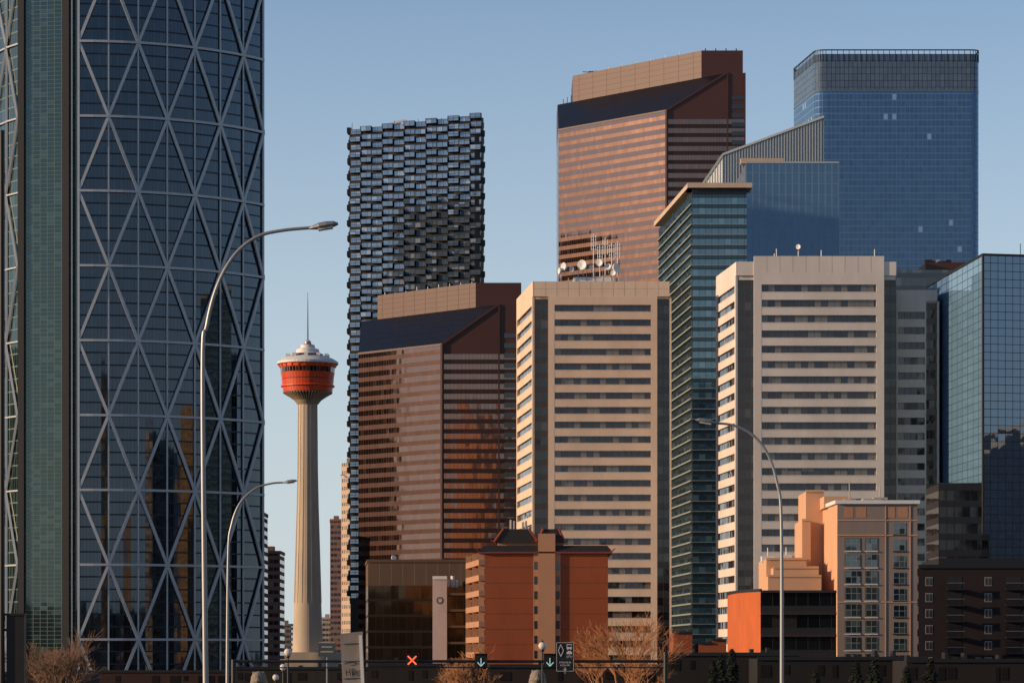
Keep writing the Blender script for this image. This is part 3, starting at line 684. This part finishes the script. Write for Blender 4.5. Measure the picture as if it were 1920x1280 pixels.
clutter(b,X(1600,D),X(1700,D),D+4,D+10,zt,M_equip,5,1.3); clutter(b,X(1440,D),X(1500,D),D+11,D+16,Z(1048,D+10),M_white,3,.8)
b.build('stepped_hotel_building')
# ================================================================ 16 orange-sided building
b=MB([]); D=370;D2=392; mogr=simple('orange_brick',(180,90,42),.85,noise=.14,scale=.6)
L0=(X(1426,D),D);R0=(X(1568,D),D);BR=(X(1568,D),D2);BL=(X(1364,D2),D2)
arc=[BL]+[(X(1372,D+14),D+14),(X(1385,D+8),D+8),(X(1400,D+4),D+4)]+[L0]
zt=Z(1106,D)
for i in range(4):
    p,q=arc[i],arc[i+1]; b.poly([(*p,0),(*q,0),(*q,zt),(*p,zt)],mogr); b.slab(p,q,zt-.15,zt+.2,-.2,.12,M_dark)
mdb=facade('dark_balcony_front',(18,19,22),(38,31,29),ior=1.6,wu=.06,wv=.12,band=.3,bandcol=(30,26,25),var=.5,blind=.2,blindcol=(46,42,40),tilt=.01)
b.wall(L0,R0,0,zt,mdb,1.5,2.8,zt); b.wall(R0,BR,0,zt,mogr); b.wall(BR,BL,0,zt,mogr)
b.poly([(*p,zt) for p in [BL]+arc[1:]+[R0,BR]],M_roof)
for j in range(7): b.slab(L0,R0,zt-.3-j*2.8,zt-j*2.8,0,.5,mbrl)
b.build('orange_brick_building')
b=MB([]); D=330
for x0,x1,y_ in ((1263,1298,1186),(1310,1336,1206),(1336,1362,1200)):
    b.box(X(x0,D),X(x1,D),D,D+8,0,Z(y_,D),mrd); b.slab((X(x0,D),D),(X(x1,D),D),Z(y_,D)-.05,Z(y_,D)+.18,-.3,.15,M_dark)
b.build('red_brick_house')
# ================================================================ 17 dark brick at right
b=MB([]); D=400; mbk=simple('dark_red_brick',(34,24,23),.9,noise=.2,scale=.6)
zt=Z(1062,D)
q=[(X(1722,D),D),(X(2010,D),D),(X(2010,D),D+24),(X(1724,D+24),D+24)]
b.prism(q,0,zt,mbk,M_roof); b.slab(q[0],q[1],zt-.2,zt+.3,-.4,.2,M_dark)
b.box(X(1760,D+3),X(1980,D+3),D+3,D+20,zt-.1,Z(1046,D+3),M_dark)
mwfr=simple('window_frame_grey',(140,132,128),.6,noise=0)
for j in range(6):
    z1=Z(1080+j*30,D)
    for xx in (1742,1853):
        b.slab((X(xx-7,D),D),(X(xx+7,D),D),z1-1.3,z1-.1,0,.04,mwfr); 
        for s_ in (-1,1): b.slab((X(xx+s_*3.3-2.6,D),D),(X(xx+s_*3.3+2.6,D),D),z1-1.2,z1-.2,.04,.06,mwd)
    for xx in (1790,1900):
        b.slab((X(xx-16,D),D),(X(xx+16,D),D),z1-1.9,z1-1.7,0,1.2,M_dark); b.slab((X(xx-14,D),D),(X(xx+14,D),D),z1-1.6,z1-.1,0,.03,mwin2)
        b.slab((X(xx-16,D),D),(X(xx+16,D),D),z1-.95,z1-.9,1.12,1.2,M_metal)
        for k in range(-7,8): b.slab((X(xx+k*2.2,D),D),(X(xx+k*2.2+.5,D),D),z1-1.7,z1-.95,1.14,1.18,M_dark)
b.build('brick_apartment_building')
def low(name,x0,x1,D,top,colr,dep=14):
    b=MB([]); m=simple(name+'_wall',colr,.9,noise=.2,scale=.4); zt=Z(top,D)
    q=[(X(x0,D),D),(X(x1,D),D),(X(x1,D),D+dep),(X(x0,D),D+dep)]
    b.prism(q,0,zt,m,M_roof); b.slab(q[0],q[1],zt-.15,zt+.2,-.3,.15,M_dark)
    rnd=random.Random(int(x0)); xx=x0+6
    while xx<x1-14:
        w_=rnd.uniform(6,20)
        if rnd.random()<.6: b.slab((X(xx,D),D),(X(min(xx+w_,x1-3),D),D),zt-rnd.uniform(1.3,2),zt-.6,0,.04,mwin2)
        if rnd.random()<.3: b.box(X(xx,D),X(xx+6,D),D+2,D+4,zt-.1,zt+rnd.uniform(.3,.9),M_dark)
        xx+=w_+rnd.uniform(4,22)
    b.build('low_rise_building')
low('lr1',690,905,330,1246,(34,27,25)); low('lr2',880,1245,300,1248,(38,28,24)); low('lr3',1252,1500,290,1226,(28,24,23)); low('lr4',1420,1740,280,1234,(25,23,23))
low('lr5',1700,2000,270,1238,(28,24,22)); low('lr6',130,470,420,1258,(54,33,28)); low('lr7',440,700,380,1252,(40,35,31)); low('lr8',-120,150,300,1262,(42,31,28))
# ================================================================ street furniture
msteel=simple('lamp_post_steel',(138,140,142),.45,metal=.4,noise=.08,scale=2)
mlens=simple('lamp_lens',(196,190,176),.25,noise=0)
def lamp(D,path,w0,w1,head):
    b=MB([]); base=path[0]
    P=[(X(base[0],D),D,0)]+[(X(x,D),D,Z(y,D)) for x,y in path]
    V=[Vector(p) for p in P]; pts=[V[0],V[1]]
    for i in range(1,len(V)-1):
        a,b_,c_,d_=V[max(i-1,1)],V[i],V[i+1],V[min(i+2,len(V)-1)]
        for k in range(1,7):
            t=k/6; pts.append(.5*((2*b_)+(c_-a)*t+(2*a-5*b_+4*c_-d_)*t*t+(3*b_-a-3*c_+d_)*t**3))
    ln=sum((pts[i+1]-pts[i]).length for i in range(len(pts)-1)); acc=0; rad=[]
    for i,p in enumerate(pts):
        rad.append((w0+(w1-w0)*acc/ln)*D/F/2); 
        if i<len(pts)-1: acc+=(pts[i+1]-p).length
    b.tube(pts,rad,msteel,10)
    b.lathe((P[0][0],D),[(.28,0,msteel),(.28,.3,msteel),(.16,.5,msteel),(.12,1.4,msteel)],12)
    (hx0,hy0),(hx1,hy1),th=head; A=Vector((X(hx0,D),D,Z(hy0,D)));B=Vector((X(hx1,D),D,Z(hy1,D)));ax=(B-A);l=ax.length;ax.normalize();up=Vector((-ax.z,0,ax.x)); 
    if up.z<0: up=-up
    th=th*D/F; prev=None
    for t,hh,ww in ((0,.35,.25),(.12,.55,.5),(.35,.95,.9),(.6,1,1),(.85,.8,.9),(1,.3,.5)):
        c_=A+ax*l*t; H=th*hh/2; W=.16*ww*D/60 if D<80 else .17*ww
        ring=[c_+Vector((0,W*math.cos(a),0))+up*H*(math.sin(a)*(1.2 if math.sin(a)>0 else .6)) for a in [2*math.pi*k/12 for k in range(12)]]
        if prev:
            for k in range(12):
                q=(k+1)%12; b.poly([prev[k],prev[q],ring[q],ring[k]],msteel,smooth=True)
        prev=ring
        if t==0: b.poly(ring[::-1],msteel)
    b.poly(prev,msteel)
    c_=A+ax*l*.55-up*th*.3; b.beam(c_-ax*l*.25,c_+ax*l*.25,.2,th*.25,mlens,(0,0,1))
    b.build('street_lamp')
lamp(60,[(386,1300),(380,700),(388,610),(408,535),(440,478),(482,444),(530,432),(584,427)],14,6,((580,429),(634,420),15))
lamp(147,[(426,1300),(428,1045),(434,985),(450,943),(478,916),(508,906),(535,904)],7.5,3.5,((530,905),(557,901),7))
lamp(109,[(1466,1300),(1465,980),(1457,905),(1439,850),(1410,814),(1375,797),(1342,793)],9.5,4.5,((1346,794),(1304,787),10))
b=MB([]); D=70; b.tube([(X(3,D),D,0),(X(3,D),D,Z(245,D))],.075,M_dark,8); b.box(X(12,D),X(45,D),D,D+.3,Z(1300,D),Z(1153,D),M_dark); b.box(X(8,D),X(47,D),D-.03,D+.33,Z(1153,D),Z(1149,D),M_dark)
b.box(X(22,D),X(34,D),D+.1,D+.2,0,Z(1299,D),M_dark); b.beam((X(3,D),D+.1,Z(1180,D)),(X(14,D),D+.1,Z(1180,D)),.06,.06,M_dark)
b.build('traffic_signal_pole')
mglobe=simple('globe_glass',(214,205,190),.3,noise=.0)
for px_,py_,D in ((1017,1210,150),(540,1222,150),(531,1250,175),(517,1269,190)):
    b=MB([]); x=X(px_,D);z=Z(py_,D); b.sphere((x,D,z),.21,mglobe,14); b.lathe((x,D),[(.14,0,M_dark),(.14,.5,M_dark),(.06,.7,M_dark),(.045,z-.3,M_dark),(.12,z-.24,M_dark),(.1,z-.17,M_dark)],10)
    b.lathe((x,D),[(.1,z+.19,M_dark),(.03,z+.26,M_dark),(.01,z+.36,M_dark)],8); b.build('globe_street_lamp')
D=150; b=MB([]); z0=Z(1239,D)
b.tube([(X(438,D),D,z0),(X(1250,D),D,z0)],.075,M_dark,8); b.tube([(X(1248,D),D,0),(X(1248,D),D,Z(1222,D))],.13,M_dark,10); b.tube([(X(438,D),D,0),(X(438,D),D,z0+.1)],.13,M_dark,10)
b.tube([(X(438,D),D,z0-.32),(X(1250,D),D,z0-.32)],.03,M_dark,6)
mred=simple('signal_red_orange',(255,96,60),.5,noise=0,emit=1.2); mgrn=simple('signal_cyan_green',(150,190,185),.5,noise=0,emit=.55)
for xx in (773,902,1031):
    x=X(xx,D); b.box(x-.32,x+.32,D-.22,D-.09,Z(1237,D)-.34,Z(1237,D)+.34,M_dark)
    b.box(x-.34,x+.34,D-.42,D-.22,Z(1237,D)+.32,Z(1237,D)+.35,M_dark)
def bar(x0,z0_,x1,z1_,m,y=D-.24,w_=.075): b.beam((x0,y,z0_),(x1,y,z1_),w_,.02,m)
x=X(773,D);z=Z(1237,D); bar(x-.22,z-.22,x+.22,z+.22,mred); bar(x-.22,z+.22,x+.22,z-.22,mred,D-.262)
for xx in (902,1031):
    x=X(xx,D);z=Z(1240,D); bar(x,z-.2,x,z+.2,mgrn,w_=.05); bar(x,z-.22,x-.18,z-.02,mgrn,D-.262,.05); bar(x,z-.22,x+.18,z-.02,mgrn,D-.264,.05)
b.build('lane_control_gantry')
def text(parent,body,x,y,z,size,m,name):
    c_=bpy.data.curves.new(name,'FONT'); c_.body=body; c_.size=size; c_.align_x='CENTER'; c_.align_y='CENTER'; c_.extrude=.002; c_.materials.append(m)
    o=bpy.data.objects.new(name,c_); o.rotation_euler=(math.pi/2,0,0); sc.collection.objects.link(o); o.parent=parent; o.location=(x-parent.location.x,y-parent.location.y,z)
    return o
mwp=simple('sign_white',(200,200,196),.5,noise=0)
D=146; b=MB([]); x0,x1=X(1043,D),X(1076,D); zt,zb=Z(1203,D),Z(1258,D); xm=(x0+x1)/2; yf=D-.03
b.box(x0,x1,D,D+.04,zb,zt,M_dark); b.tube([(xm,D+.1,zb-.1),(xm,D+.1,zt)],.04,M_metal,6)
for (a,c_,e,f_) in ((x0+.02,zb+.02,x1-.02,zb+.02),(x0+.02,zt-.02,x1-.02,zt-.02),(x0+.02,zb+.02,x0+.02,zt-.02),(x1-.02,zb+.02,x1-.02,zt-.02)): b.beam((a,yf+.02,c_),(e,yf+.02,f_),.02,.012,mwp)
dx,dz=x0+.23,zt-.42
P=[(dx,dz+.3),(dx+.13,dz),(dx,dz-.3),(dx-.13,dz)]
for i in range(4): b.beam((P[i][0],yf+.01,P[i][1]),(P[(i+1)%4][0],yf+.01,P[(i+1)%4][1]),.035,.012+.002*i,mwp)
bx=x1-.23
b.box(bx-.13,bx+.13,yf,yf+.01,zt-.34,zt-.1,mwp); b.box(bx-.1,bx+.1,yf-.006,yf-.001,zt-.24,zt-.14,M_dark); b.box(bx-.11,bx-.05,yf,yf+.01,zt-.38,zt-.342,mwp); b.box(bx+.05,bx+.11,yf,yf+.01,zt-.38,zt-.342,mwp)
b.box(bx-.14,bx+.14,yf,yf+.01,zt-.6,zt-.5,mwp); b.box(bx-.09,bx+.09,yf,yf+.01,zt-.498,zt-.44,mwp)
for s_ in (-1,1):
    c2=(bx+s_*.09,zt-.74)
    for k in range(10):
        a=2*math.pi*k/10;e=2*math.pi*(k+1)/10; b.beam((c2[0]+.055*math.cos(a),yf,c2[1]+.055*math.sin(a)),(c2[0]+.055*math.cos(e),yf,c2[1]+.055*math.sin(e)),.015,.012,mwp)
b.beam((bx-.09,yf-.01,zt-.74),(bx,yf-.01,zt-.66),.014,.01,mwp);b.beam((bx,yf-.013,zt-.66),(bx+.09,yf-.013,zt-.74),.014,.01,mwp)
b.beam((xm,yf,zb+.06),(xm,yf,zb+.22),.03,.012,mwp); b.beam((xm,yf-.01,zb+.05),(xm-.08,yf-.01,zb+.13),.03,.01,mwp); b.beam((xm,yf-.014,zb+.05),(xm+.08,yf-.014,zb+.13),.03,.01,mwp)
o=b.build('lane_sign'); text(o,'07:00-08:30',xm,yf-.01,zb+.45,.125,mwp,'hours_text'); text(o,'MON-FRI',xm,yf-.01,zb+.31,.125,mwp,'days_text')
b=MB([]); D=170; mgs=simple('sign_grey_green',(70,80,78),.5,noise=.05); b.box(X(597,D),X(629,D),D,D+.04,Z(1230,D),Z(1203,D),mgs); b.beam((X(598,D),D-.01,Z(1204,D)),(X(628,D),D-.01,Z(1204,D)),.03,.02,mwp); b.tube([(X(613,D),D+.08,0),(X(613,D),D+.08,Z(1204,D))],.045,M_metal,6)
for k,w_ in ((1212,10),(1221,12)): b.beam((X(613-w_,D),D-.015,Z(k,D)),(X(613+w_,D),D-.015,Z(k,D)),.07,.012,M_equip)
b.build('street_sign')
b=MB([]); D=62; P=[(638,1187),(680,1183),(684,1300),(643,1302)]
mba=simple('weathered_aluminium',(142,132,122),.6,metal=.1,noise=.2,scale=3); mgf=simple('graffiti_paint',(40,38,40),.7,noise=0)
V0=[(X(x,D),D,Z(y,D)) for x,y in P]; V1=[(v[0],D+.06,v[2]) for v in V0]
b.poly(V0[::-1],mba); b.poly(V1,mba)
for i in range(4): j=(i+1)%4; b.poly([V0[i],V0[j],V1[j],V1[i]],mba)
b.beam((X(676,D),D-.04,Z(1190,D)),(X(681,D),D-.04,Z(1300,D)),.07,.05,M_white)
for y_ in (1205,1238,1270): b.beam((X(641,D),D-.02,Z(y_,D)),(X(678,D),D-.02,Z(y_-2,D)),.03,.02,M_metal)
b.tube([(X(668,D),D+.12,0),(X(664,D),D+.12,Z(1186,D))],.05,M_metal,8)
def gl(pts):
    for i in range(len(pts)-1): b.beam((X(pts[i][0],D),D-.035-.002*i,Z(pts[i][1],D)),(X(pts[i+1][0],D),D-.035-.002*i,Z(pts[i+1][1],D)),.016,.008,mgf)
gl([(649,1253),(650,1266)]); gl([(656,1252),(657,1266)]); gl([(649,1260),(657,1258)]); gl([(660,1253),(661,1265),(667,1260),(665,1254),(660,1252)]); gl([(646,1244),(660,1240),(670,1243)])
b.build('road_sign_back')
# ================================================================ trees
mbark=simple('bare_twigs',(146,100,66),.9,noise=.15,scale=2); mbark2=simple('bare_twigs_dark',(104,80,64),.9,noise=.15,scale=2)
def bare(x,y,h,spread,m,name='bare_tree',seed=1,lv=6,tw=.017):
    rnd=random.Random(seed); b=MB([])
    def br(p,dv,l,r_,k):
        q=p+dv*l*.55+Vector((rnd.uniform(-.04,.04),rnd.uniform(-.04,.04),0))*l; e=p+dv*l+Vector((0,0,.03*l))
        b.tube([p,q,e],[r_,r_*.85,r_*.65],m,5 if k<2 else 3,cap=False)
        if k>=lv: return
        for i in range(3):
            ax=Vector((rnd.gauss(0,1),rnd.gauss(0,1),rnd.gauss(0,.35))).normalized()
            nd=(dv+ax*spread*rnd.uniform(.6,1.1)+Vector((0,0,.14))).normalized()
            br(p+(e-p)*rnd.uniform(.55,1),nd,l*rnd.uniform(.62,.90),max(r_*.6,tw),k+1)
    br(Vector((x,y,0)),Vector((0,0,1)),h*.3,h*.02,0); b.build(name)
bare(X(1165,240),240,10.0,.75,mbark,seed=3); bare(X(1205,235),235,9.2,.75,mbark,seed=4); bare(X(1125,245),245,7.8,.75,mbark,seed=5)
bare(X(880,230),230,6.4,.75,mbark,seed=6); bare(X(850,235),235,6.0,.75,mbark,seed=16)
bare(X(95,200),200,8.8,.7,mbark2,seed=8); bare(X(60,205),205,7.8,.7,mbark2,seed=9); bare(X(130,210),210,7.2,.7,mbark2,seed=10)
mndl=simple('spruce_needles',(34,44,32),.9,noise=.4,scale=1.5)
def spruce(x,y,h,seed):
    rnd=random.Random(seed); b=MB([]); b.tube([(x,y,0),(x,y,h)],[h*.02,.02],mbark2,6)
    for i in range(1600):
        t=rnd.random()**.8; z=h*(.08+.92*t); R_=(1-t)*h*.26*rnd.uniform(.35,1.1)*(1+.25*math.sin(z*4.5+seed))+.05; a=rnd.uniform(0,2*math.pi)
        c_=Vector((x+R_*math.cos(a),y+R_*math.sin(a),z-R_*.25)); o=Vector((math.cos(a),math.sin(a),-.35+rnd.uniform(-.2,.3))); s_=Vector((-math.sin(a),math.cos(a),rnd.uniform(-.3,.3)))
        l=h*.045*rnd.uniform(.6,1.3)
        b.poly([c_-o*l,c_+s_*l*.4,c_+o*l*.9],mndl); b.poly([c_-o*l,c_+o*l*.9,c_-s_*l*.4],mndl)
    b.build('spruce_tree')
for px_,py_,D,sd in ((1352,1228,210,1),(1372,1218,215,2),(1338,1244,205,3),(1745,1234,200,4),(1640,1236,195,5),(1606,1240,205,6),(1700,1250,200,7),(1530,1256,200,8)):
    spruce(X(px_,D),D,Z(py_,D),sd)
mstn=simple('weathered_stone',(130,120,106),.9,noise=.25,scale=3)
for px_,py_,D in ((485,1257,160),(1008,1254,160)):
    b=MB([]); x=X(px_,D);zt=Z(py_,D)
    b.box(x-.9,x+.9,D-.7,D+1.6,0,zt-2.2,mstn); b.box(x-1,x+1,D-.8,D+1.7,zt-2.2,zt-2.0,mstn)
    b.lathe((x,D+.8),[(.75,zt-2.0,mstn),(.8,zt-1.5,mstn),(.55,zt-1.0,mstn),(.35,zt-.6,mstn),(.1,zt-.5,mstn)],14)
    b.lathe((x,D+.2),[(.42,zt-2.0,mstn),(.46,zt-1.4,mstn),(.52,zt-.9,mstn),(.46,zt-.5,mstn),(.2,zt-.3,mstn)],14)
    for s_ in (-1,1): b.tube([(x+s_*.28,D-.25,zt-2),(x+s_*.28,D-.15,zt-1.2)],[.17,.14],mstn,8); b.sphere((x+s_*.28,D-.4,zt-1.92),.17,mstn,8,.7); b.sphere((x+s_*.25,D-.02,zt-.12),.1,mstn,8)
    b.sphere((x,D,zt-.45),.44,mstn,14); b.sphere((x,D-.2,zt-.42),.33,mstn,12); b.sphere((x,D-.46,zt-.52),.18,mstn,10,.8)
    b.build('lion_statue')
D=260; b=MB([]); mg1=simple('gull_white',(226,224,220),.7,noise=.05); mg2=simple('gull_grey',(150,154,158),.7,noise=.1)
o=Vector((X(647,D),D,Z(893,D)))
body=[(-.28,.01),(-.2,.05),(-.05,.085),(.1,.08),(.2,.055),(.25,.05),(.3,.05),(.34,.025),(.41,.006)]
b.tube([o+Vector((t,0,-t*.25)) for t,_ in body],[r_ for _,r_ in body],mg1,8)
for s_ in (-1,1):
    W=[(.06,0,.05,.2),(.0,.3*s_,.18,.17),(-.08,.62*s_,.12,.06)]
    for i in range(2):
        a,c_=W[i],W[i+1]
        A1=o+Vector((a[0]-abs(a[1])*.6+a[3]/2,a[1]*.6,a[2]));A2=o+Vector((a[0]-abs(a[1])*.6-a[3]/2,a[1]*.6,a[2]));C1=o+Vector((c_[0]-abs(c_[1])*.6+c_[3]/2,c_[1]*.6,c_[2]));C2=o+Vector((c_[0]-abs(c_[1])*.6-c_[3]/2,c_[1]*.6,c_[2]))
        b.poly([A1,A2,C2,C1],mg2); up=Vector((0,0,-.015)); b.poly([A1+up,C1+up,C2+up,A2+up],mg1)
b.poly([o+Vector((-.24,-.03,.07)),o+Vector((-.24,.03,.07)),o+Vector((-.4,.08,.1)),o+Vector((-.4,-.08,.1))],mg1)
b.build('seagull')
print('done')
